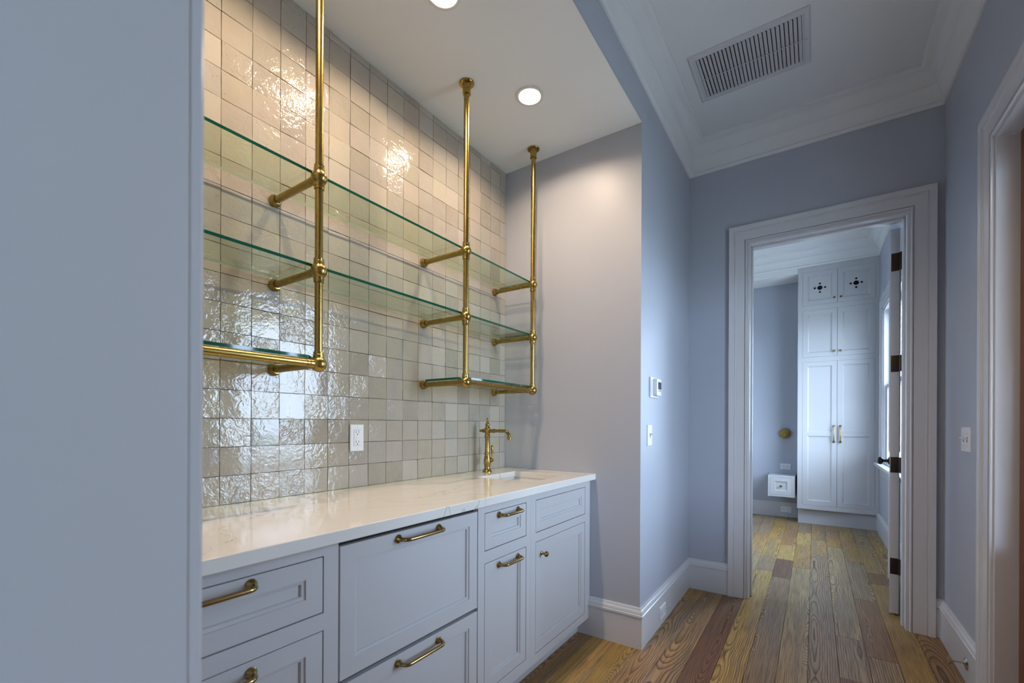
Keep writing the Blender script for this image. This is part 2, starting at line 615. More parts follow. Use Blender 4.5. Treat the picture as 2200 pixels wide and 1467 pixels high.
# partition beside the camera (its jamb fills the left of the picture) and the room behind
PY0, PY1, PZ = -.42, .452, 2.44
bm = B()
box(bm, XP0, XP1, PY1 + .016, YN + .006, 0, ZH + .1)
box(bm, XP0, XP1, YR, PY0 - .016, 0, ZH + .1)
box(bm, XP0, XP1, PY0 - .016, PY1 + .016, PZ + .016, ZH + .1)
struct('wall_partition', bm, M_WALL)
bm = B()
box(bm, XREAR, XP0, 2.2, 2.3, 0, ZH + .1)
struct('wall_rear_left', bm, M_WALL)
bm = B()
box(bm, XREAR - .1, XREAR, YR - .14, 2.3, 0, ZH + .1)
struct('wall_rear', bm, M_WALL)
bm = B(); box(bm, XP0, XP1, YN + .13, 2.3, 0, ZH + .1)
struct('wall_rear_side', bm, M_WALL)

# far room shell
WX0, WX1, WZ0, WZ1 = 4.55, 6.06, .79, 2.42
bm = B()
box(bm, WX1, XB + .1, YR, YR - .12, 0, ZF + .1)
box(bm, XE2, WX0, YR, YR - .12, 0, ZF + .1)
box(bm, WX0, WX1, YR, YR - .12, 0, WZ0)
box(bm, WX0, WX1, YR, YR - .12, WZ1, ZF + .1)
struct('wall_far_right', bm, M_WALL)
bm = B(); box(bm, XB, XB + .1, YR - .12, 2.35, 0, ZF + .1)
struct('wall_far_back', bm, M_WALL)
LX0, LX1, LZ0, LZ1 = 3.75, 4.30, .9, 2.3  # opening for the added window on the unseen side
bm = B()
box(bm, XE2, LX0, 2.25, 2.35, 0, ZF + .1); box(bm, LX1, XB, 2.25, 2.35, 0, ZF + .1)
box(bm, LX0, LX1, 2.25, 2.35, 0, LZ0); box(bm, LX0, LX1, 2.25, 2.35, LZ1, ZF + .1)
struct('wall_far_left', bm, M_WALL)

# ---- ceilings
LAMPS = [(1.847, 1.160), (1.225, 1.153), (.603, 1.153)]  # last one is unseen, added at the spacing of the other two
def ceiling_holes(bm, x0, x1, y0, y1, z, holes, r, n=32):
    """flat sheet with round cut-outs"""
    s = r * 1.5
    xs = sorted(holes)
    yc = holes[0][1]
    cuts = [x0]
    for hx, hy in xs: cuts += [hx - s, hx + s]
    cuts.append(x1)
    def quad(a, b, c, d):
        vs = [bm.verts.new((px, py, z)) for px, py in ((a, c), (b, c), (b, d), (a, d))]
        bm.faces.new(vs)
    for i in range(len(cuts) - 1):
        a, b = cuts[i], cuts[i + 1]
        if i % 2 == 0:
            quad(a, b, y0, y1)
        else:
            hx, hy = xs[i // 2]
            quad(a, b, y0, hy - s); quad(a, b, hy + s, y1)
            sq, ci = [], []
            for k in range(n):
                t = 2 * PI * k / n
                c, q = math.cos(t), math.sin(t)
                m = max(abs(c), abs(q))
                sq.append(bm.verts.new((hx + s * c / m, hy + s * q / m, z)))
                ci.append(bm.verts.new((hx + r * c, hy + r * q, z)))
            for k in range(n):
                j = (k + 1) % n
                bm.faces.new((sq[k], sq[j], ci[j], ci[k]))
bm = B()
ceiling_holes(bm, XP1, XS, YH, YN + .006, ZN, LAMPS, .060)
bmesh.ops.remove_doubles(bm, verts=bm.verts[:], dist=1e-5)
struct('ceiling_niche', bm, M_CEIL, smooth=False)
bm = B(); box(bm, XP0, XE, YR - .1, YH + .1, ZH, ZH + .08)
struct('ceiling_hall', bm, M_CEIL)
bm = B(); box(bm, XREAR - .1, XP0, YR - .1, 2.3, ZH, ZH + .08)
struct('ceiling_rear', bm, M_CEIL)
bm = B(); box(bm, XE2, XB, YR - .1, 2.35, ZF, ZF + .08)
struct('ceiling_far', bm, M_CEIL)

# ---- tiles: hand-made squares, each its own piece
TX0, TPX, TPZ, TZ0 = .6799, .09994, .09753, .9145
TINTS = [(0.404, 0.357, 0.297), (0.378, 0.331, 0.271), (0.447, 0.404, 0.344), (0.353, 0.314, 0.262), (0.421, 0.37, 0.301), (0.396, 0.365, 0.314), (0.331, 0.297, 0.249), (0.464, 0.417, 0.353), (0.378, 0.353, 0.305)]
def tile_geo(bm, x0, x1, z0, z1, lay, seed):
    r = random.Random(seed)
    g = .0005
    x0 += g; x1 -= g; z0 += g; z1 -= g
    n = 3
    tilt_x, tilt_z = r.uniform(-.016, .016), r.uniform(-.016, .016)
    lift = r.uniform(0, .0012)
    cx, cz = (x0 + x1) / 2, (z0 + z1) / 2
    top = []
    wob = [r.uniform(0, .0012) for _ in range(16)]
    for j in range(n + 1):
        for i in range(n + 1):
            x = x0 + (x1 - x0) * i / n
            z = z0 + (z1 - z0) * j / n
            e = 0
            if i in (0, n) or j in (0, n):
                e = .0006
                w = wob[(i * 5 + j * 3) % 16]
                if i == 0: x += w
                if i == n: x -= w
                if j == 0: z += w
                if j == n: z -= w
            y = YN - lift + (x - cx) * tilt_x + (z - cz) * tilt_z + e + r.uniform(-.0002, .0002)
            top.append(bm.verts.new((x, y, z)))
    idx = lambda i, j: j * (n + 1) + i
    fs = []
    for j in range(n):
        for i in range(n):
            fs.append(bm.faces.new((top[idx(i, j)], top[idx(i, j + 1)], top[idx(i + 1, j + 1)], top[idx(i + 1, j)])))
    ring = [idx(i, 0) for i in range(n)] + [idx(n, j) for j in range(n)] + [idx(n - i, n) for i in range(n)] + [idx(0, n - j) for j in range(n)]
    bot = [bm.verts.new((top[k].co.x, YN + .0062, top[k].co.z)) for k in ring]
    for a in range(len(ring)):
        b = (a + 1) % len(ring)
        fs.append(bm.faces.new((top[ring[a]], top[ring[b]], bot[b], bot[a])))
    t = r.choice(TINTS)
    j = r.uniform(.90, 1.08)
    col = (t[0] * j, t[1] * j * r.uniform(.98, 1.02), t[2] * j * r.uniform(.95, 1.06), r.choice((.35, .5, .7, .9, 1.2, 1.7)))
    for f in fs:
        f.smooth = True
        for lp in f.loops:
            lp[lay] = col
spots = []
ci = -6
for c in range(-6, 18):
    x0, x1 = TX0 + TPX * c, TX0 + TPX * (c + 1)
    x0, x1 = max(x0, XP1 + .001), min(x1, XS - .001)
    if x1 - x0 < .01: continue
    for r_ in range(20):
        z0, z1 = TZ0 + TPZ * r_, TZ0 + TPZ * (r_ + 1)
        z1 = min(z1, ZN - .001)
        if z1 - z0 < .01: continue
        u, v = project((x0 + x1) / 2, YN, (z0 + z1) / 2)
        d = (x0 + x1) / 2 * math.cos(YAW) + YN * math.sin(YAW)
        area = (x1 - x0) * (z1 - z0) / d ** 3
        seen = 425 < u and v > -25
        spots.append((0 if seen else 1, -area, x0, x1, z0, z1, c * 100 + r_))
spots.sort()
OUT = (1.1815, 1.2515, 1.071, 1.187)
for i, (s, a, x0, x1, z0, z1, sd) in enumerate(spots[:300]):
    bm = B()
    lay = bm.loops.layers.float_color.new('tint')
    tile_geo(bm, x0, x1, z0, z1, lay, sd)
    obj('tile', bm, M_TILE, wall_back, angle=50)
bm = B()
lay = bm.loops.layers.float_color.new('tint')
for s, a, x0, x1, z0, z1, sd in spots[300:]:
    tile_geo(bm, x0, x1, z0, z1, lay, sd)
o = obj('tile_remainder', bm, M_TILE, wall_back, angle=50)
o['kind'] = 'stuff'

# ---- baseboards
BASE = [(0, .2165), (.006, .2160), (.0095, .2105), (.0100, .2045), (.0145, .2000), (.0185, .1910), (.0190, .1830), (.0225, .1790), (.0225, .1690), (.0160, .1655), (.0160, 0), (0, 0)]
bm = B()
sweep(bm, [(XS, 1.125, 0), (XS, YH, 0), (XE, YH, 0), (XE, .494, 0)], BASE, (0, 0, 1), side=-1)
struct('baseboard_left', bm, M_TRIM)
bm = B()
sweep(bm, [(XE, -.560, 0), (XE, YR, 0), (2.705, YR, 0)], BASE, (0, 0, 1), side=-1)
struct('baseboard_right', bm, M_TRIM)
bm = B()
sweep(bm, [(XE2 + .02, YR, 0), (XB, YR, 0)], BASE, (0, 0, 1), side=1)
struct('baseboard_far_right', bm, M_TRIM)
bm = B()
box(bm, XB - .016, XB, .17, 2.2, 0, .192, .003)
struct('baseboard_far_back', bm, M_TRIM)

# ---- crown mouldings
def crown(z0):
    p = [(0, 0), (.010, 0), (.012, .006), (.017, .009), (.0195, .015), (.017, .021), (.013, .024), (.013, .030), (.018, .052), (.025, .078), (.033, .094), (.036, .096), (.040, .102), (.040, .108)]
    for i in range(9):
        t = i / 8 * PI / 2
        p.append((.046 + .060 * (1 - math.cos(t)), .111 + .070 * math.sin(t)))
    p += [(.109, .184), (.117, .186), (.119, .192), (.119, .206), (0, .206)]
    return [(a, z0 + b) for a, b in p]
bm = B()
sweep(bm, [(XP1, YR, 0), (XE, YR, 0), (XE, YH, 0), (XP1, YH, 0)], crown(2.9996), (0, 0, 1), side=1, closed=True)
struct('trim_1', bm, M_CEIL, label='deep coved crown moulding around the hall ceiling')

# ---- door casings
CAS = [(0, 0), (0, .010), (.003, .0135), (.009, .0135), (.011, .011), (.0125, .006), (.0140, .006), (.0140, .0165), (.066, .0190), (.0675, .0225), (.0725, .0235), (.0755, .0205), (.078, .0200), (.080, .0250), (.110, .0285), (.110, 0)]
def casing(name, path, bdir, side, label=None):
    bm = B()
    sweep(bm, path, CAS, bdir, side=side)
    return struct(name, bm, M_TRIM, label=label)
casing('trim_2', [(XE, DY1 + .012, 0), (XE, DY1 + .012, DZ + .012), (XE, DY0 + .005 - .012, DZ + .012), (XE, DY0 + .005 - .012, 0)], (-1, 0, 0), 1, 'white casing around the doorway at the end of the hall')
casing('trim_3', [(OX1 + .014, YR, 0), (OX1 + .014, YR, OZ + .014), (OX0 - .014, YR, OZ + .014), (OX0 - .014, YR, 0)], (0, 1, 0), 1, 'white casing around the glazed outer door')
casing('trim_4', [(XP1, PY1 + .003, 0), (XP1, PY1 + .003, PZ), (XP1, PY0, PZ), (XP1, PY0, 0)], (1, 0, 0), -1)
casing('trim_5', [(XP0, PY1 + .010, 0), (XP0, PY1 + .010, PZ + .01), (XP0, PY0 - .01, PZ + .01), (XP0, PY0 - .01, 0)], (-1, 0, 0), 1, 'white jamb casing close beside the camera')

# ---- jamb linings
def jamb_lining(name, axis, a0, a1, top, d0, d1, t=.02, stop=None, label=None):
    """lining of an opening: a across the opening, d through the wall"""
    bm = B()
    def bx(A0, A1, D0, D1, z0, z1, bev=.002):
        if axis == 'y': box(bm, D0, D1, A0, A1, z0, z1, bev)
        else: box(bm, A0, A1, D0, D1, z0, z1, bev)
    bx(a0 - t, a0, d0, d1, 0, top)
    bx(a1, a1 + t, d0, d1, 0, top)
    bx(a0 - t, a1 + t, d0, d1, top, top + t)
    if stop:
        s0, s1, th = stop
        bx(a0, a0 + th, s0, s1, 0, top)
        bx(a1 - th, a1, s0, s1, 0, top)
        bx(a0 + th, a1 - th, s0, s1, top - th, top)
    return struct(name, bm, M_TRIM, label=label)
jamb_lining('trim_6', 'y', DY0 + .008, DY1 - .006, DZ - .006, XE - .002, XE2 + .002, .018, (XE + .055, XE + .10, .011))
jamb_lining('trim_7', 'x', OX0, OX1, OZ, YR - .145, YR + .002, .018)
jamb_lining('trim_8', 'y', PY0, PY1, PZ, XP0 - .002, XP1, .016)

# ---- far room: crown, alcove header
bm = B()
XC = 6.42      # front of the tall cabinet and of the alcove header
sweep(bm, [(XE2, YR, 0), (XC, YR, 0), (XC, 2.25, 0)], crown(3.097), (0, 0, 1), side=1)
struct('trim_9', bm, M_CEIL, label='white crown moulding in the room beyond the doorway')
bm = B()
box(bm, XC, XB, .17, 2.25, 3.028, ZF)
struct('ceiling_alcove', bm, M_CEIL)

# ================================================================== WINDOWS AND DOORS OF THE SETTING
# window_1: far room, right wall
bm = B()
box(bm, WX0, WX1, YR - .11, YR - .005, WZ0 - .001, WZ0 + .02)
for a, b in ((WX0, WX0 + .02), (WX1 - .02, WX1)):
    box(bm, a, b, YR - .11, YR, WZ0, WZ1)
box(bm, WX0, WX1, YR - .11, YR, WZ1 - .02, WZ1)
win = struct('window_1', bm, M_TRIM, label='white sash window in the far room')
bm = B(); sweep(bm, [(WX1, YR, WZ0), (WX1, YR, WZ1), (WX0, YR, WZ1), (WX0, YR, WZ0)], CAS, (0, 1, 0), side=1)
obj('casing', bm, M_TRIM, win)
bm = B(); box(bm, WX0 - .15, WX1 + .16, YR - .03, YR + .065, WZ0 - .032, WZ0, .006)
obj('sill', bm, M_TRIM, win)
bm = B(); box(bm, WX0 - .11, WX1 + .11, YR, YR + .02, WZ0 - .13, WZ0 - .032, .003)
obj('apron', bm, M_TRIM, win)
def sash(parent, x0, x1, z0, z1, y, rail=.045):
    bm = B()
    box(bm, x0, x0 + rail, y - .035, y, z0, z1, .004); box(bm, x1 - rail, x1, y - .035, y, z0, z1, .004)
    box(bm, x0 + rail, x1 - rail, y - .035, y, z0, z0 + rail, .004); box(bm, x0 + rail, x1 - rail, y - .035, y, z1 - rail, z1, .004)
    s = obj('sash', bm, M_TRIM, parent)
    bm = B(); box(bm, x0 + rail, x1 - rail, y - .020, y - .016, z0 + rail, z1 - rail)
    obj('pane', bm, M_PANE, s)
zm = (WZ0 + WZ1) / 2
sash(win, WX0 + .02, WX1 - .02, WZ0 + .02, zm + .02, YR - .022)
sash(win, WX0 + .02, WX1 - .02, zm - .02, WZ1 - .02, YR - .060)

# window_added_rear: unseen, added behind the camera to light the near jamb
bm = B()
for a, b, c, d in ((BX0, BX0 + .05, BZ0, BZ1), (BX1 - .05, BX1, BZ0, BZ1), (BX0, BX1, BZ0, BZ0 + .05), (BX0, BX1, BZ1 - .05, BZ1), (BX0, BX1, 1.48, 1.53)):
    box(bm, a, b, YR - .12, YR - .05, c, d)
w2 = struct('window_added_rear', bm, M_TRIM)
bm = B(); box(bm, BX0 + .04, BX1 - .04, YR - .09, YR - .085, BZ0 + .04, BZ1 - .04)
obj('pane', bm, M_PANE, w2)

# window_added_far: unseen, added in the far room's left wall for more light
bm = B()
for a, b, c, d in ((LX0, LX0 + .05, LZ0, LZ1), (LX1 - .05, LX1, LZ0, LZ1), (LX0, LX1, LZ0, LZ0 + .05), (LX0, LX1, LZ1 - .05, LZ1), (LX0, LX1, 1.58, 1.63)):
    box(bm, a, b, 2.27, 2.33, c, d)
w3 = struct('window_added_far', bm, M_TRIM)
bm = B(); box(bm, LX0 + .04, LX1 - .04, 2.298, 2.303, LZ0 + .04, LZ1 - .04)
obj('pane', bm, M_PANE, w3)

# door_2: stained outer door with a tall pane, right wall
bm = B()
dy0, dy1 = YR - .108, YR - .064
st = .115
box(bm, OX0 + .003, OX0 + st, dy0, dy1, .012, OZ - .003, .003)
box(bm, OX1 - st, OX1 - .003, dy0, dy1, .012, OZ - .003, .003)
box(bm, OX0 + st, OX1 - st, dy0, dy1, .012, .26, .003)
box(bm, OX0 + st, OX1 - st, dy0, dy1, .62, .72, .003)
box(bm, OX0 + st, OX1 - st, dy0, dy1, OZ - .13, OZ - .003, .003)
box(bm, OX0 + st, OX1 - st, dy0 + .012, dy1 - .012, .26, .62)
d2 = struct('door_2', bm, M_MAHOG, label='red-brown stained outer door at the right edge')
bm = B(); box(bm, OX0 + st, OX1 - st, dy0 + .018, dy1 - .018, .72, OZ - .13)
obj('pane', bm, M_PANE, d2)

# door_1: white door standing open into the far room
hx, hy = 3.655, -.440
d1 = bpy.data.objects.new('door_1', None)
d1.location = (hx, hy, 0)
d1.rotation_euler = (0, 0, math.radians(-6.2))
COL.objects.link(d1)
d1['kind'] = 'structure'
d1['label'] = 'white door standing open beyond the end doorway'
DW, DT = .785, .046
bm = B()
box(bm, 0, DW, 0, DT, .013, 2.428, .002)
slab = obj('slab', bm, M_TRIM, d1, local=True)
for (b0, b1) in ((.20, .86), (1.02, 2.28)):
    for a0, a1 in ((.11, .365), (.42, .675)):
        for yy, nn in ((DT, 1), (0, -1)):
            bm = B()
            frame_solid(bm, [(a0, a1, b0, b1, 0), (a0, a1, b0, b1, .004), (a0 + .012, a1 - .012, b0 + .012, b1 - .012, .006), (a0 + .02, a1 - .02, b0 + .02, b1 - .02, .001)], (0, yy, 0), (1, 0, 0), (0, 0, 1), (0, nn, 0))
            obj('panel', bm, M_TRIM, d1, local=True)
for z0, z1 in ((2.1617, 2.2741), (1.529, 1.6324), (.8968, .9942), (.2592, .3595)):
    bm = B()
    box(bm, -.0022, .0, .003, DT - .004, z0, z1, .0008)
    lathe(bm, [(0.0, 0), (.0055, .001), (.0055, z1 - z0 - .001), (0, z1 - z0)], (-.012, -.004, z0), (0, 0, 1), 12)
    box(bm, -.012, -.001, -.004, .006, z0 + .002, z1 - .002)
    hg = obj('hinge', bm, M_BRONZE, d1, local=True)
    for k, (yy, zz) in enumerate(((.026, .12), (.036, .38), (.036, .64), (.026, .90))):
        bm = B(); lathe(bm, [(.0038, 0), (.0038, .0012), (.002, .0018), (0, .0018)], (-.0022, yy, z0 + (z1 - z0) * zz), (-1, 0, 0), 10)
        obj('screw', bm, M_BLACK, hg, local=True)
bm = B()
lathe(bm, [(.030, 0), (.030, .004), (.024, .008), (.011, .010), (.010, .034), (.016, .038), (.026, .046), (.0285, .056), (.025, .066), (.012, .071), (0, .072)], (DW - .06, DT, .925), (0, 1, 0), 20)
lathe(bm, [(.030, 0), (.030, .004), (.024, .008), (.011, .010), (.010, .034), (.016, .038), (.026, .046), (.0285, .056), (.025, .066), (.012, .071), (0, .072)], (DW - .06, 0, .925), (0, -1, 0), 20)
obj('knob', bm, M_BLACK, d1, local=True)

# ================================================================== CABINETS
YF = 1.053          # face-frame plane
ZT = .8807          # underside of the worktop
FR, DV = .0032, .020

def front_mesh(x0, x1, z0, z1, rail, deep=.011):
    """inset drawer/door front with a stepped recessed panel"""
    bm = B()
    g = .0029
    x0 += g; x1 -= g; z0 += g; z1 -= g
    w = rail
    R = [(x0, x1, z0, z1, -.018), (x0, x1, z0, z1, -.0012), (x0 + .0012, x1 - .0012, z0 + .0012, z1 - .0012, 0)]
    for i, d in ((w, 0), (w + .0015, -.0035), (w + .0055, -.0045), (w + .0095, -.0055), (w + .0115, -deep)):
        R.append((x0 + i, x1 - i, z0 + i, z1 - i, d))
    frame_solid(bm, R, (0, YF, 0), (1, 0, 0), (0, 0, 1), (0, -1, 0))
    return bm

def rosette(bm, p, d):
    lathe(bm, [(.0135, 0), (.0135, .0025), (.0115, .0040), (.0115, .0055), (.0095, .0075), (.0095, .0090), (.0072, .0115), (.0066, .018)], p, d, 18)

def pull(x0, x1, z, parent, m=M_PULL):
    bm = B()
    y = YF
    for x in (x0, x1):
        rosette(bm, (x, y, z), (0, -1, 0))
    pts, n = [], 7
    e = .026
    for i in range(n + 1):
        t = i / n * PI / 2
        pts.append((x0 + e * (1 - math.cos(t)) * .8, y - .016 - .020 * math.sin(t), z))
    for i in range(n + 1):
        t = (n - i) / n * PI / 2
        pts.append((x1 - e * (1 - math.cos(t)) * .8, y - .016 - .020 * math.sin(t), z))
    tube(bm, pts, .0060, 12)
    return obj('handle', bm, m, parent)

def carcass(name, label, x0, x1, openings, z0=.0965, frame=True):
    t = thing(name, label, 'cabinet', ((x0 + x1) / 2, 1.35, 0), 'base cabinets under the niche worktop')
    bm = B()
    yb, yd = YN - .002, YF + .022
    # face frame pieces around the openings
    xs0 = min(o[0] for o in openings); xs1 = max(o[1] for o in openings)
    box(bm, x0, xs0, YF, yd, z0, ZT); box(bm, xs1, x1, YF, yd, z0, ZT)
    zz = sorted([(o[2], o[3]) for o in openings])
    edges = [z0] + [v for p in zz for v in p] + [ZT]
    for i in range(0, len(edges), 2):
        if edges[i + 1] - edges[i] > .001:
            box(bm, xs0, xs1, YF, yd, edges[i], edges[i + 1])
    obj('face_frame', bm, M_CAB, t)
    bm = B()
    box(bm, x0, x0 + .016, yd, yb, z0, ZT); box(bm, x1 - .016, x1, yd, yb, z0, ZT)
    box(bm, x0 + .016, x1 - .016, yd, yb, z0, z0 + .016)
    box(bm, x0 + .016, x1 - .016, yb - .01, yb, z0 + .016, ZT)
    obj('body', bm, M_CAB, t)
    bm = B()
    box(bm, x0, x1, 1.122, 1.138, 0, z0)
    obj('toe_kick', bm, M_CAB, t)
    bm = B()
    box(bm, x0 + .016, x1 - .016, yd + .004, yd + .010, z0 + .016, ZT - .01)
    obj('gap_shade', bm, M_DARK, t)  # near-black sheet behind the fronts; shade in the gaps put into colour
    return t

A0, A1, C0, C1, D1 = XP1 + .001, .7235, 1.3225, 1.6995, 2.3395
ca = carcass('base_cabinet', 'grey drawer cabinet at the left end of the worktop', A0, A1, [(.195, .681, .6985, .8470), (.195, .681, .147, .6545)])
for (z0, z1, hz) in ((.6985, .8470, .8255), (.147, .6545, .6257)):
    d = obj('drawer', front_mesh(.195, .681, z0, z1, .046), M_CAB, ca)
    pull(.338, .500, hz, d)
cc = carcass('base_cabinet', 'narrow grey cabinet with a drawer above a tall pull-out front', C0, C1, [(1.362, 1.665, .6965, .8455), (1.362, 1.665, .1470, .6500)])
for (z0, z1, hz) in ((.6965, .8455, .8250), (.1470, .6500, .6245)):
    d = obj('drawer', front_mesh(1.362, 1.665, z0, z1, .044), M_CAB, cc)
    pull(1.4555, 1.5940, hz, d)
cd_ = carcass('base_cabinet', 'grey sink cabinet with one door and a blank drawer front', C1 + .0006, D1, [(1.744, 2.2745, .6920, .8440), (1.744, 2.2745, .1380, .6510)])
obj('false_front', front_mesh(1.744, 2.2745, .6920, .8440, .044), M_CAB, cd_)
d = obj('door', front_mesh(1.744, 2.2745, .1380, .6510, .046), M_CAB, cd_)
bm = B()
lathe(bm, [(.0095, 0), (.0095, .003), (.0055, .006), (.0045, .014), (.0075, .018), (.0125, .023), (.0135, .028), (.0110, .033), (.005, .0355), (0, .036)], (1.797, YF, .5885), (0, -1, 0), 16)
obj('knob', bm, M_PULL, d)

# panelled appliance drawers between the cabinets
ap = thing('undercounter_appliance', 'panelled undercounter appliance with two wide grey drawer fronts', 'appliance', ((.7245 + 1.3215) / 2, 1.35, 0))
bm = B(); box(bm, .7265, 1.3200, YF + .024, YN - .01, .10, ZT - .004)
obj('body', bm, M_DARK, ap)
bm = B(); box(bm, .7265, 1.3200, 1.122, 1.138, 0, .0995)
obj('toe_kick', bm, M_CAB, ap)
for z0, z1, hz in ((.4925, .8625, .8385), (.1180, .4855, .4575)):
    d = obj('drawer', front_mesh(.7255, 1.3215, z0, z1, .047), M_CAB, ap)
    pull(.931, 1.107, hz, d)

# worktop with the sink cut-out
SX0, SX1, SY0, SY1 = 1.815, 2.172, 1.122, 1.457
bm = B()
X = [XP1 + .001, SX0, SX1, XS - .001]
Y = [1.0179, SY0, SY1, YN + .004]
z0, z1 = ZT, .914
for zi, zz in enumerate((z0, z1)):
    V = [[bm.verts.new((x, y, zz)) for y in Y] for x in X]
    for i in range(3):
        for j in range(3):
            if i == 1 and j == 1: continue
            bm.faces.new((V[i][j], V[i + 1][j], V[i + 1][j + 1], V[i][j + 1]))
    if zi == 0: V0 = V
    else: V1 = V
def side(pts):
    for (a, b), (c, d_) in zip(pts, pts[1:] + pts[:1]):
        bm.faces.new((V0[a][b], V0[c][d_], V1[c][d_], V1[a][b]))
side([(0, 0), (1, 0), (2, 0), (3, 0), (3, 1), (3, 2), (3, 3), (2, 3), (1, 3), (0, 3), (0, 2), (0, 1)])
side([(1, 1), (2, 1), (2, 2), (1, 2)])
o = obj('worktop', bm, M_QUARTZ, bevel=.0022)
tag(o, 'cream veined quartz worktop along the tiled niche', 'worktop')

# sink
sk = thing('sink', 'small rectangular white undermount sink below the brass faucet', 'sink', ((SX0 + SX1) / 2, (SY0 + SY1) / 2, .70))
bm = B()
m_ = .012
frame_solid(bm, [(SX0 - .035, SX1 + .035, SY0 - .03, SY1 + .03, .8705), (SX0 - .035, SX1 + .035, SY0 - .03, SY1 + .03, ZT - .0005), (SX0 - .004, SX1 + .004, SY0 - .004, SY1 + .004, ZT - .0005), (SX0 - .001, SX1 + .001, SY0 - .001, SY1 + .001, .872), (SX0 + .006, SX1 - .006, SY0 + .006, SY1 - .006, .735), (SX0 + .03, SX1 - .03, SY0 + .03, SY1 - .03, .712)], (0, 0, 0), (1, 0, 0), (0, 1, 0), (0, 0, 1))
obj('basin', bm, M_SINK, sk)
bm = B()
lathe(bm, [(.040, 0), (.040, .004), (.034, .006), (.030, .003), (0, .003)], ((SX0 + SX1) / 2, (SY0 + SY1) / 2, .712), (0, 0, 1), 24)
obj('drain', bm, M_CHROME, sk)

# faucet
FX, FY, FZ = 2.035, 1.556, .914
fc = thing('faucet', 'brass traditional bar faucet with a straight spout and side lever', 'faucet', (FX, FY, FZ))
bm = B()
lathe(bm, [(.0265, 0), (.0265, .004), (.0245, .008), (.0195, .016), (.0165, .026), (.0165, .034), (.0190, .046), (.0205, .060), (.0200, .074), (.0175, .088), (.0150, .096), (.0150, .100), (.0175, .103), (.0175, .108), (.0150, .111), (.0140, .116), (.0128, .150), (.0130, .192), (.0150, .202), (.0165, .206), (.0165, .211), (.0135, .215), (.0130, .220)], (FX, FY, FZ), (0, 0, 1), 28)
obj('body', bm, M_BRASS, fc)
bm = B()
zc = .240
lathe(bm, [(.0130, .218), (.0165, .226), (.0182, .238), (.0170, .250), (.0125, .260), (.0085, .264), (.0125, .270), (.0120, .276), (.0085, .284), (.0040, .292), (.0058, .298), (.0055, .303), (.0025, .311), (0, .314)], (FX, FY, FZ), (0, 0, 1), 24)
obj('finial', bm, M_BRASS, fc)
bm = B()
zs = FZ + .238
lathe(bm, [(.0070, 0), (.0075, .018), (.0110, .020), (.0110, .026), (.0070, .030), (.0060, .036), (.0080, .040), (.0080, .046), (0, .048)], (FX, FY + .006, zs), (0, 1, 0), 16)
lathe(bm, [(.0110, 0), (.0105, .034), (.0125, .036), (.0125, .042), (.0108, .044)], (FX, FY - .008, zs), (0, -1, 0), 18)
pts = [(FX, FY - .045, zs), (FX, FY - .118, zs)]
for i in range(1, 8):
    t = i / 7 * math.radians(78)
    pts.append((FX, FY - .118 - .034 * math.sin(t), zs - .034 * (1 - math.cos(t))))
pts.append((FX, FY - .1545, zs - .040))
tube(bm, pts, .0092, 16)
lathe(bm, [(.0095, 0), (.0125, .003), (.0130, .007), (.0115, .010), (.0115, .014), (.008, .0145)], (FX, FY - .154, zs - .034), (0, -.12, -1), 18)
obj('spout', bm, M_BRASS, fc)
bm = B()
lathe(bm, [(.0120, 0), (.0120, .012), (.0150, .014), (.0150, .019), (.0110, .022), (.0110, .027), (.0135, .029), (.0120, .035), (.0070, .040), (0, .041)], (FX + .012, FY, FZ + .068), (1, 0, 0), 18)
tube(bm, [(FX + .044, FY, FZ + .066), (FX + .0455, FY, FZ + .082), (FX + .046, FY, FZ + .100), (FX + .046, FY, FZ + .124), (FX + .046, FY, FZ + .142), (FX + .046, FY, FZ + .150), (FX + .046, FY, FZ + .154)], .005, 14, rad=[.0050, .0042, .0045, .0075, .0082, .0060, .0012])
obj('lever', bm, M_BRASS, fc)

# ================================================================== BRASS SHELF FRAMES AND GLASS
YP = 1.3638
ZB = (2.008, 1.698, 1.388)
PR = .0128
def collar(bm, p, d, r=.0168, l=.020):
    lathe(bm, [(PR, 0), (r, .0006), (r, l * .55), (r - .0012, l * .62), (r - .0006, l), (PR, l + .001)], p, d, 20)

def wall_flange(bm, x, z):
    lathe(bm, [(.0225, .0), (.0225, .006), (.0205, .009), (.0205, .012), (.0170, .017), (.0165, .022), (PR, .0225)], (x, YN - .002, z), (0, -1, 0), 22)

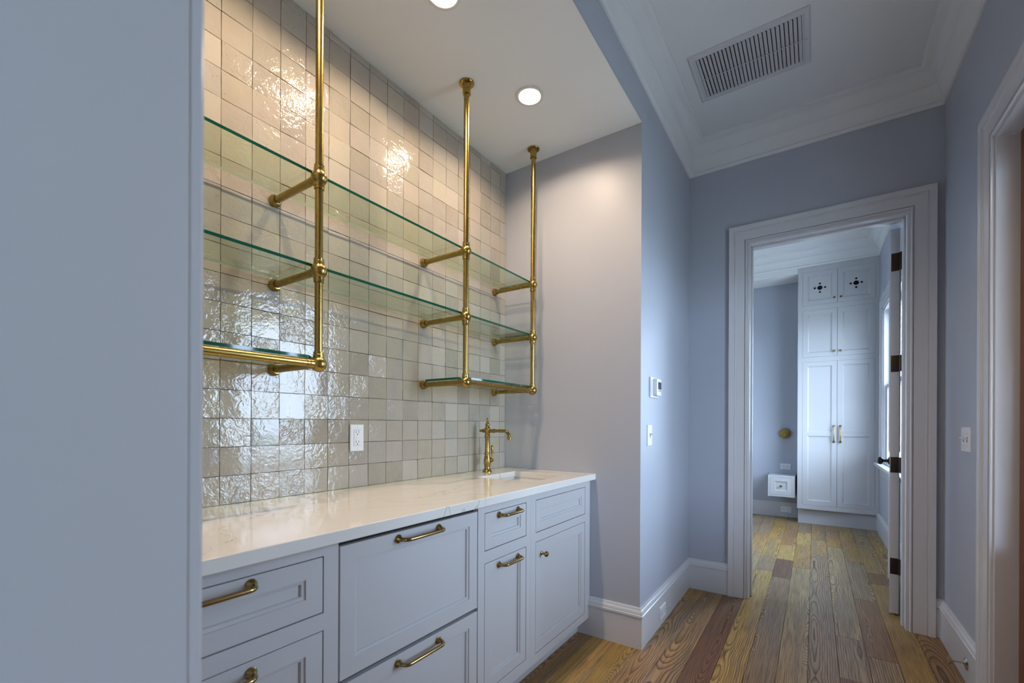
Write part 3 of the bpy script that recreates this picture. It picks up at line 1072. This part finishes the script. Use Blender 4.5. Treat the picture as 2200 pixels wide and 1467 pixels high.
def shelf_frame(label, xs, rail):
    t = thing('pipe_shelf_frame', label, 'shelf frame', ((xs[0] + xs[1]) / 2, YP, ZB[2] - .03), 'brass pipe frames hanging in the niche')
    for x in xs:
        zs_ = [ZB[2], ZB[1], ZB[0], ZN - .002]
        bm = B(); lathe(bm, [(PR, 0), (PR, ZN - ZB[2])], (x, YP, ZB[2]), (0, 0, 1), 20)
        post = obj('post', bm, M_BRASS, t)
        bm = B()
        lathe(bm, [(.0355, 0), (.0355, -.004), (.0335, -.0065), (.0205, -.0075), (.0195, -.012), (.0185, -.046), (.0200, -.048), (.0195, -.054), (PR, -.055)], (x, YP, ZN - .0005), (0, 0, 1), 28)
        fl = obj('ceiling_flange', bm, M_BRASS, post)
        for k in range(3):
            a = k * 2 * PI / 3 + .6
            bm = B(); lathe(bm, [(.0035, 0), (.0030, .0015), (0, .002)], (x + .028 * math.cos(a), YP + .028 * math.sin(a), ZN - .007), (0, 0, -1), 10)
            obj('screw', bm, M_BRASS, post)
        for i, z in enumerate(ZB):
            bm = B()
            lathe(bm, sph(.0262, 14), (x, YP, z), (0, 0, 1), 24)
            collar(bm, (x, YP, z + .020), (0, 0, 1))
            if i < 2: collar(bm, (x, YP, z - .020), (0, 0, -1))
            collar(bm, (x, YP + .020, z), (0, 1, 0), r=.0150)
            if i == 2:
                s = 1 if x == xs[0] else -1
                collar(bm, (x + s * .020, YP, z), (s, 0, 0), r=.0150, l=.024)
            obj('ball_joint', bm, M_BRASS, t)
            bm = B()
            lathe(bm, [(PR, 0), (PR, YN - YP - .004)], (x, YP, z), (0, 1, 0), 20)
            wall_flange(bm, x, z)
            obj('arm', bm, M_BRASS, t)
    bm = B(); lathe(bm, [(PR, 0), (PR, xs[1] - xs[0])], (xs[0], YP, ZB[2]), (1, 0, 0), 20)
    obj('rail', bm, M_BRASS, t)
    return t
shelf_frame('brass pipe frame on the left, partly cut off by the white jamb', (.254, .8585), True)
shelf_frame('brass pipe frame on the right, hung in front of the faucet corner', (1.6115, 2.2155), True)

def glass_shelf(label, x0, x1, y0, y1, z, th=.0100, clip=0.0):
    bm = B()
    P = [(x0 + clip, y0), (x1 - clip, y0), (x1, y0 + clip), (x1, y1), (x0, y1), (x0, y0 + clip)] if clip else [(x0, y0), (x1, y0), (x1, y1), (x0, y1)]
    lo = [bm.verts.new((x, y, z)) for x, y in P]
    hi = [bm.verts.new((x, y, z + th)) for x, y in P]
    bm.faces.new(lo[::-1]); bm.faces.new(hi)
    for i in range(len(P)):
        j = (i + 1) % len(P)
        bm.faces.new((lo[i], lo[j], hi[j], hi[i]))
    bm.normal_update()
    for f in bm.faces:
        f.material_index = 0 if abs(f.normal.z) > .9 else (2 if f.normal.y > .9 else 1)
    o = obj('glass_shelf', bm, [M_GLASS, M_GEDGE, M_GBACK], angle=60)
    return tag(o, label, 'shelf', 'glass shelves on the brass frames')
glass_shelf('topmost long glass shelf across both brass frames', .235, 2.2340, YP + .0228, YN - .033, ZB[0] + .0152)
glass_shelf('middle long glass shelf across both brass frames', .235, 2.2340, YP + .0228, YN - .033, ZB[1] + .0152)
glass_shelf('lowest short glass shelf on the left brass frame', .241, .8720, YP - .006, YN - .033, ZB[2] + .0152, clip=.052)
glass_shelf('lowest short glass shelf on the right brass frame', 1.5980, 2.2290, YP - .006, YN - .033, ZB[2] + .0152, clip=.052)

# ================================================================== LAMPS
lab = ['recessed downlight nearer the side wall, above the faucet end', 'recessed downlight cut by the top edge of the photo', 'unseen recessed downlight added at the left end of the niche ceiling']
for (lx, ly), L in zip(LAMPS, lab):
    t = thing('recessed_downlight', L, 'light', (lx, ly, ZN), 'downlights in the niche ceiling')
    bm = B()
    lathe(bm, [(.0475, .012), (.0505, .002), (.0525, -.0040), (.0560, -.0058), (.0640, -.0058), (.0672, -.0045), (.0680, -.0002), (.0600, -.0002)], (lx, ly, ZN), (0, 0, 1), 36, cap=False)
    obj('trim_ring', bm, M_RING, t)
    bm = B()
    lathe(bm, [(.0475, .0125), (.0600, .0126), (.0600, .11), (0, .11)], (lx, ly, ZN), (0, 0, 1), 36, cap=False)
    obj('can', bm, M_PLATE, t)
    bm = B()
    lathe(bm, [(.0470, .0130), (.0195, .0125)], (lx, ly, ZN), (0, 0, 1), 36, cap=False)
    ob = obj('lens', bm, M_LENS, t)
    bm = B()
    lathe(bm, [(.0195, .0125), (0, .0123)], (lx, ly, ZN), (0, 0, 1), 24, cap=False)
    obj('bulb', bm, M_CORE, t)

# ================================================================== CEILING VENT
vx0, vx1, vy0, vy1 = 2.547, 2.949, .0215, .5835
cv = thing('ceiling_vent', 'white slatted air vent in the hall ceiling', 'vent', ((vx0 + vx1) / 2, (vy0 + vy1) / 2, ZH - .012))
bm = B()
b_ = .036
frame_solid(bm, [(vx0, vx1, vy0, vy1, -.0002), (vx0, vx1, vy0, vy1, -.004), (vx0 + .006, vx1 - .006, vy0 + .006, vy1 - .006, -.010), (vx0 + .026, vx1 - .026, vy0 + .026, vy1 - .026, -.0105), (vx0 + .028, vx1 - .028, vy0 + .028, vy1 - .028, -.008), (vx0 + b_, vx1 - b_, vy0 + b_, vy1 - b_, -.0075), (vx0 + b_, vx1 - b_, vy0 + b_, vy1 - b_, -.0004)], (0, 0, ZH), (1, 0, 0), (0, 1, 0), (0, 0, 1), cap=False)
obj('frame', bm, M_TRIM, cv)
bm = B(); box(bm, vx0 + b_ - .004, vx1 - b_ + .004, vy0 + b_ - .004, vy1 - b_ + .004, ZH - .0012, ZH - .0004)
obj('duct_shade', bm, M_DARK, cv)  # flat black sheet, painted as the shade up the duct
NS = 26
p_ = (vy1 - vy0 - 2 * b_) / NS
bm = B()
w_, th_ = .0165, .0011
a_ = math.radians(24)
c_, s_ = math.cos(a_), math.sin(a_)
prof = [(-w_ / 2, -th_ / 2), (w_ / 2, -th_ / 2), (w_ / 2, th_ / 2), (-w_ / 2, th_ / 2)]
L_ = vx1 - vx0 - 2 * b_
vs = []
for sx in (-.5, .5):
    vs.append([bm.verts.new((sx * L_, c_ * u - s_ * v, s_ * u + c_ * v)) for u, v in prof])
for i in range(4):
    j = (i + 1) % 4
    bm.faces.new((vs[0][i], vs[0][j], vs[1][j], vs[1][i]))
bm.faces.new(vs[0]); bm.faces.new(vs[1])
s0 = obj('slat', bm, M_TRIM, cv, local=True)
for i in range(NS):
    o = s0 if i == 0 else s0.copy()
    if i: COL.objects.link(o)
    o.parent = cv
    o.location = Vector(((vx0 + vx1) / 2, vy0 + b_ + p_ * (i + .5), ZH - .0072)) - cv.location
bm = B()
lathe(bm, [(.0018, 0), (.0018, vy1 - vy0 - 2 * b_ + .012)], ((vx0 + vx1) / 2, vy0 + b_ - .012, ZH - .0135), (0, 1, 0), 8)
tube(bm, [((vx0 + vx1) / 2 + .006 * math.cos(t * PI / 6), vy0 + b_ - .018 + .006 * math.sin(t * PI / 6), ZH - .0135) for t in range(13)], .0011, 6)
obj('damper_rod', bm, M_TRIM, cv)

# ================================================================== SWITCHES, OUTLETS, THERMOSTAT
def face_plate(t, org, ua, ub, un, w, h, name='plate'):
    bm = B()
    frame_solid(bm, [(-w / 2, w / 2, -h / 2, h / 2, 0), (-w / 2, w / 2, -h / 2, h / 2, .0035), (-w / 2 + .003, w / 2 - .003, -h / 2 + .003, h / 2 - .003, .006)], org, ua, ub, un)
    return obj(name, bm, M_PLATE, t)

def blk(t, name, m, org, ua, ub, un, a0, a1, b0, b1, d0, d1):
    org, ua, ub, un = Vector(org), Vector(ua), Vector(ub), Vector(un)
    bm = B()
    V = [bm.verts.new(org + ua * a + ub * b + un * d) for d in (d0, d1) for a, b in ((a0, b0), (a1, b0), (a1, b1), (a0, b1))]
    for f in ((0, 1, 2, 3), (4, 5, 6, 7), (0, 1, 5, 4), (1, 2, 6, 5), (2, 3, 7, 6), (3, 0, 4, 7)):
        bm.faces.new([V[i] for i in f])
    return obj(name, bm, m, t)

def outlet(label, org, ua, ub, un, w, h, gfci=False, group=None, m=None):
    """ua runs across the plate, ub along its long side"""
    t = thing('electrical_outlet', label, 'outlet', org, group)
    face_plate(t, org, ua, ub, un, w, h)
    b = blk(t, 'receptacle', M_PLATE, org, ua, ub, un, -.017, .017, -.034, .034, .005, .0075)
    k = blk(t, 'gasket', M_SLOT, org, ua, ub, un, -.0178, .0178, -.0348, .0348, .005, .00605)
    for s in (-1, 1):
        for a in (-.007, .007):
            blk(t, 'slot', M_SLOT, org, ua, ub, un, a - .0011, a + .0011, s * .021 + .000, s * .021 + .009, .0070, .0078)
        bm = B()
        lathe(bm, [(.0027, 0), (.0027, .0008), (0, .0009)], Vector(org) + Vector(ub) * (s * .021 - .006) + Vector(un) * .0072, un, 10)
        obj('slot', bm, M_SLOT, t)
        bm = B()
        lathe(bm, [(.0022, 0), (.0018, .0008), (0, .001)], Vector(org) + Vector(ub) * s * (h / 2 - .012) + Vector(un) * .0058, un, 10)
        obj('screw', bm, M_CHROME, t)
    if gfci:
        for s in (-1, 1):
            blk(t, 'test_button', M_PLATE, org, ua, ub, un, -.007, .007, s * .0045 - .0033, s * .0045 + .0033, .0072, .0088)
    return t

X_, Y_, Z_ = Vector((1, 0, 0)), Vector((0, 1, 0)), Vector((0, 0, 1))
outlet('white ground-fault outlet on the glazed tile above the worktop', (1.2165, YN - .0016, 1.1290), X_, Z_, -Y_, .0690, .1160, True)
outlet('white outlet set sideways in the hall baseboard', (2.708, YH - .0160, .074), Z_, X_, -Y_, .078, .118)
outlet('outlet on the far room wall just above the floating nightstand', (XB, .306, .652), Z_, Y_, -X_, .078, .118)
outlet('outlet in the far room baseboard below the floating nightstand', (XB - .016, .295, .098), Z_, Y_, -X_, .078, .118)

def toggle_switch(label, org, ua, un, w, n):
    t = thing('light_switch', label, 'light switch', org)
    face_plate(t, org, ua, Z_, un, w, .118)
    for i in range(n):
        a = (i - (n - 1) / 2) * (w / n if n > 1 else 0) * .8
        blk(t, 'slot', M_SLOT, org, ua, Z_, un, a - .0055, a + .0055, -.0125, .0125, .0052, .0064)
        o_ = Vector(org) + Vector(ua) * a
        bm = B()
        tube(bm, [o_ + Vector(un) * .005, o_ + Vector(un) * .013 + Z_ * .005, o_ + Vector(un) * .020 + Z_ * .010], .004, 8, rad=[.0045, .004, .0036])
        obj('toggle', bm, M_PLATE, t)
        for s in (-1, 1):
            bm = B(); lathe(bm, [(.0024, 0), (.002, .0008), (0, .001)], o_ + Z_ * s * .030 + Vector(un) * .0058, un, 10)
            obj('screw', bm, M_CHROME, t)
    return t
toggle_switch('single white light switch below the thermostat', (2.4900, YH, 1.1315), X_, -Y_, .076, 1)
toggle_switch('double white light switch beside the outer door casing', (2.970, YR, 1.1265), X_, Y_, .150, 2)

th = thing('thermostat', 'white wall thermostat with a dark display on the blue-grey wall', 'thermostat', (2.57, YH, 1.405))
bm = B(); box(bm, 2.489, 2.652, YH - .008, YH, 1.3445, 1.4605, .0035)
obj('wall_plate', bm, M_PLATE, th)
bm = B(); box(bm, 2.532, 2.618, YH - .031, YH - .008, 1.3560, 1.4520, .003)
obj('housing', bm, M_PLATE, th)
bm = B(); box(bm, 2.552, 2.611, YH - .0322, YH - .0305, 1.393, 1.434)
obj('display', bm, M_SCREEN, th)
bm = B(); box(bm, 2.552, 2.611, YH - .0318, YH - .0305, 1.380, 1.391)
obj('button_strip', bm, mat('button_grey', (.35, .36, .36), .4), th)

# door stop on the right baseboard
ds = thing('door_stop', 'round metal door stop fixed to the right baseboard', 'door stop', (2.878, YR + .016, .095))
bm = B(); lathe(bm, [(.029, 0), (.029, .002), (.024, .005), (.012, .008), (.008, .011), (.0045, .012)], (2.878, YR + .016, .095), (0, 1, 0), 24)
obj('base_plate', bm, M_CHROME, ds)
bm = B(); lathe(bm, [(.0032, 0), (.0032, .048)], (2.878, YR + .026, .095), (0, 1, 0), 12)
obj('rod', bm, M_CHROME, ds)
bm = B(); lathe(bm, [(.004, 0), (.016, .002), (.0185, .005), (.0185, .010), (.016, .012), (0, .0125)], (2.878, YR + .068, .095), (0, 1, 0), 24)
obj('bumper', bm, M_RUBBER, ds)

# ================================================================== FAR ROOM FURNITURE
CY0, CY1 = YR + .001, .168
tc = thing('tall_cabinet', 'tall pale built-in cupboard with six doors in the far room', 'cabinet', (6.6, (CY0 + CY1) / 2, 0))
bm = B()
fx = XC
yd0, yd1 = -.5660, .1195
def fbox(y0, y1, z0, z1, x0=XC, x1=XC + .022):
    box(bm, x0, x1, y0, y1, z0, z1)
fbox(yd1, CY1, .184, 3.097); fbox(CY0, yd0, .184, 3.097)
for a, b in ((.184, .2365), (1.9495, 2.0060), (2.5700, 2.6290), (3.0310, 3.097)):
    fbox(yd0, yd1, a, b)
obj('face_frame', bm, M_CAB, tc)
bm = B()
box(bm, XC + .022, XB, CY1 - .018, CY1, .184, 3.028); box(bm, XC + .022, XB, CY0, CY0 + .018, .184, 3.028)
box(bm, XC + .022, XB, CY0 + .018, CY1 - .018, .184, .202); box(bm, XC + .022, XB, CY0 + .018, CY1 - .018, 3.03, 3.096)
obj('body', bm, M_CAB, tc)
bm = B(); box(bm, XC + .030, XC + .036, CY0 + .018, CY1 - .018, .202, 3.028)
obj('gap_shade', bm, M_DARK, tc)  # dark sheet gives the cupboard's inner shade as colour
bm = B(); box(bm, 6.490, 6.508, CY0, CY1 - .006, 0, .184)
obj('plinth', bm, M_CAB, tc)

def far_front(y0, y1, z0, z1, mid=None, star=False):
    """front on the plane x = XC; a runs towards +y"""
    bm = B()
    g = .0016
    y0 += g; y1 -= g; z0 += g; z1 -= g
    w = .050
    def stack(b0, b1):
        R = []
        for i, d in ((0, 0), (.004, -.006), (.010, -.0075), (.013, -.013)):
            R.append((y0 + w + i, y1 - w - i, b0 + i, b1 - i, d))
        return R
    org = Vector((XC, 0, 0))
    def V(a, b, d): return bm.verts.new(org + Vector((-d, a, b)))
    # frame as strips with cut-outs
    cells = [(z0 + w, z1 - w)] if mid is None else [(z0 + w, mid - .022), (mid + .022, z1 - w)]
    def quad(a0, a1, b0, b1, d=0):
        bm.faces.new([V(a0, b0, d), V(a1, b0, d), V(a1, b1, d), V(a0, b1, d)])
    quad(y0, y0 + w, z0, z1); quad(y1 - w, y1, z0, z1)
    zz = [z0] + [v for c in cells for v in c] + [z1]
    for i in range(0, len(zz), 2): quad(y0 + w, y1 - w, zz[i], zz[i + 1])
    for b0, b1 in cells:
        R = [[V(a, b, d) for a, b in ((r[0], r[2]), (r[1], r[2]), (r[1], r[3]), (r[0], r[3]))] for r in stack(b0, b1) for d in (r[4],)]
        for A, C in zip(R, R[1:]):
            for i in range(4):
                j = (i + 1) % 4
                bm.faces.new((A[i], A[j], C[j], C[i]))
        if not star:
            bm.faces.new(R[-1])
        else:
            cy, cz = (y0 + y1) / 2, (b0 + b1) / 2
            holes = [(cy, cz, .026)] + [(cy + dx, cz + dz, .0115) for dx, dz in ((.050, 0), (-.050, 0), (0, .050), (0, -.050))]
            # panel cut into a 3x3 grid of cells, the cross cells pierced
            y_0, y_1, z_0, z_1 = y0 + w + .013, y1 - w - .013, b0 + .013, b1 - .013
            ya = [y_0, cy - .066, cy - .034, cy + .034, cy + .066, y_1]
            za = [z_0, cz - .066, cz - .034, cz + .034, cz + .066, z_1]
            n = 20
            for i in range(5):
                for j in range(5):
                    a0, a1, c0, c1 = ya[i], ya[i + 1], za[j], za[j + 1]
                    hl = [h for h in holes if a0 < h[0] < a1 and c0 < h[1] < c1]
                    if not hl:
                        quad(a0, a1, c0, c1, -.013); continue
                    hy_, hz_, hr = hl[0]
                    sq, ci_, cb = [], [], []
                    for k in range(n):
                        t = 2 * PI * (k + .5) / n
                        c, q = math.cos(t), math.sin(t)
                        ta = ((a1 - hy_) if c > 0 else (hy_ - a0)) / max(abs(c), 1e-6)
                        tb = ((c1 - hz_) if q > 0 else (hz_ - c0)) / max(abs(q), 1e-6)
                        m = min(ta, tb)
                        sq.append(V(hy_ + m * c, hz_ + m * q, -.013)); ci_.append(V(hy_ + hr * c, hz_ + hr * q, -.013)); cb.append(V(hy_ + hr * c, hz_ + hr * q, -.020))
                    for k in range(n):
                        l = (k + 1) % n
                        bm.faces.new((sq[k], sq[l], ci_[l], ci_[k]))
                        bm.faces.new((ci_[k], ci_[l], cb[l], cb[k]))
                    # corners of the cell left by the radial fan
                    for (ea, eb) in ((a0, c0), (a1, c0), (a1, c1), (a0, c1)):
                        near = sorted(range(n), key=lambda k: (sq[k].co.y - ea) ** 2 + (sq[k].co.z - eb) ** 2)[:2]
                        if abs(near[0] - near[1]) in (1, n - 1):
                            bm.faces.new((V(ea, eb, -.013), sq[near[0]], sq[near[1]]))
    # edges of the slab
    for (a0, b0), (a1, b1) in (((y0, z0), (y1, z0)), ((y1, z0), (y1, z1)), ((y1, z1), (y0, z1)), ((y0, z1), (y0, z0))):
        bm.faces.new([V(a0, b0, 0), V(a1, b1, 0), V(a1, b1, -.018), V(a0, b0, -.018)])
    bmesh.ops.remove_doubles(bm, verts=bm.verts[:], dist=1e-5)
    return bm

def small_knob(parent, y, z, x=XC, r=.0125):
    bm = B()
    lathe(bm, [(.008, 0), (.008, .002), (.0045, .005), (.0045, .013), (r * .8, .017), (r, .022), (r * .8, .028), (0, .030)], (x, y, z), (-1, 0, 0), 14)
    obj('knob', bm, M_PULL, parent)
ym = -.2205
for (ya, yb, s) in ((ym, yd1, 1), (yd0, ym, -1)):
    ky = ym + s * .031
    d = obj('door', far_front(ya, yb, 2.6290, 3.0310, star=True), M_CAB, tc, smooth=False); small_knob(d, ky, 2.688)
    d = obj('door', far_front(ya, yb, 2.0060, 2.5700), M_CAB, tc, smooth=False); small_knob(d, ky, 2.061)
    d = obj('door', far_front(ya, yb, .2365, 1.9495, mid=1.087), M_CAB, tc, smooth=False)
    bm = B()
    for z in (.997, 1.183):
        lathe(bm, [(.013, 0), (.013, .003), (.008, .008), (.006, .020)], (XC, ky, z), (-1, 0, 0), 14)
    tube(bm, [(XC - .018, ky, .997), (XC - .030, ky, 1.000), (XC - .034, ky, 1.012), (XC - .034, ky, 1.168), (XC - .030, ky, 1.180), (XC - .018, ky, 1.183)], .0062, 10)
    obj('handle', bm, M_PULL, d)

# floating nightstand
NX = 6.45
nt = thing('floating_nightstand', 'small white wall-hung nightstand with one drawer', 'nightstand', (6.6, .33, .30))
bm = B()
y0, y1, z0, z1 = .1905, .4790, .301, .5650
box(bm, NX, NX + .020, y0, y0 + .034, z0, z1); box(bm, NX, NX + .020, y1 - .022, y1, z0, z1)
box(bm, NX, NX + .020, y0 + .034, y1 - .022, z0, z0 + .024); box(bm, NX, NX + .020, y0 + .034, y1 - .022, z1 - .024, z1)
obj('face_frame', bm, M_CAB, nt)
bm = B()
box(bm, NX + .020, XB, y0, y1, z1 - .018, z1); box(bm, NX + .020, XB, y0, y1, z0, z0 + .016)
box(bm, NX + .020, XB, y0, y0 + .016, z0 + .016, z1 - .018); box(bm, NX + .020, XB, y1 - .016, y1, z0 + .016, z1 - .018)
obj('body', bm, M_CAB, nt)
bm = B()
R = []
a0, a1, b0, b1 = y0 + .0356, y1 - .0236, z0 + .0256, z1 - .0256
for i, dd in ((0, -.018), (0, 0), (.048, 0), (.052, -.006), (.058, -.0075), (.061, -.013)):
    R.append((a0 + i, a1 - i, b0 + i, b1 - i, dd))
frame_solid(bm, R, (NX, 0, 0), (0, 1, 0), (0, 0, 1), (-1, 0, 0))
dd_ = obj('drawer', bm, M_CAB, nt)
small_knob(dd_, (a0 + a1) / 2, (b0 + b1) / 2, NX + .013, .014)

# wall sconce
sc_ = thing('wall_sconce', 'round brass wall sconce above the floating nightstand', 'wall lamp', (XB, .3145, 1.083))
bm = B()
lathe(bm, [(.030, 0), (.030, .022), (.0, .022)], (XB, .3145, 1.083), (-1, 0, 0), 24)
obj('mount', bm, M_BRASS, sc_)
bm = B()
lathe(bm, [(.0, .0), (.060, .0), (.0655, .003), (.0655, .009), (.062, .012), (.030, .0145), (0, .015)], (XB - .022, .3145, 1.083), (-1, 0, 0), 32)
obj('disc_shade', bm, M_BRASS, sc_)
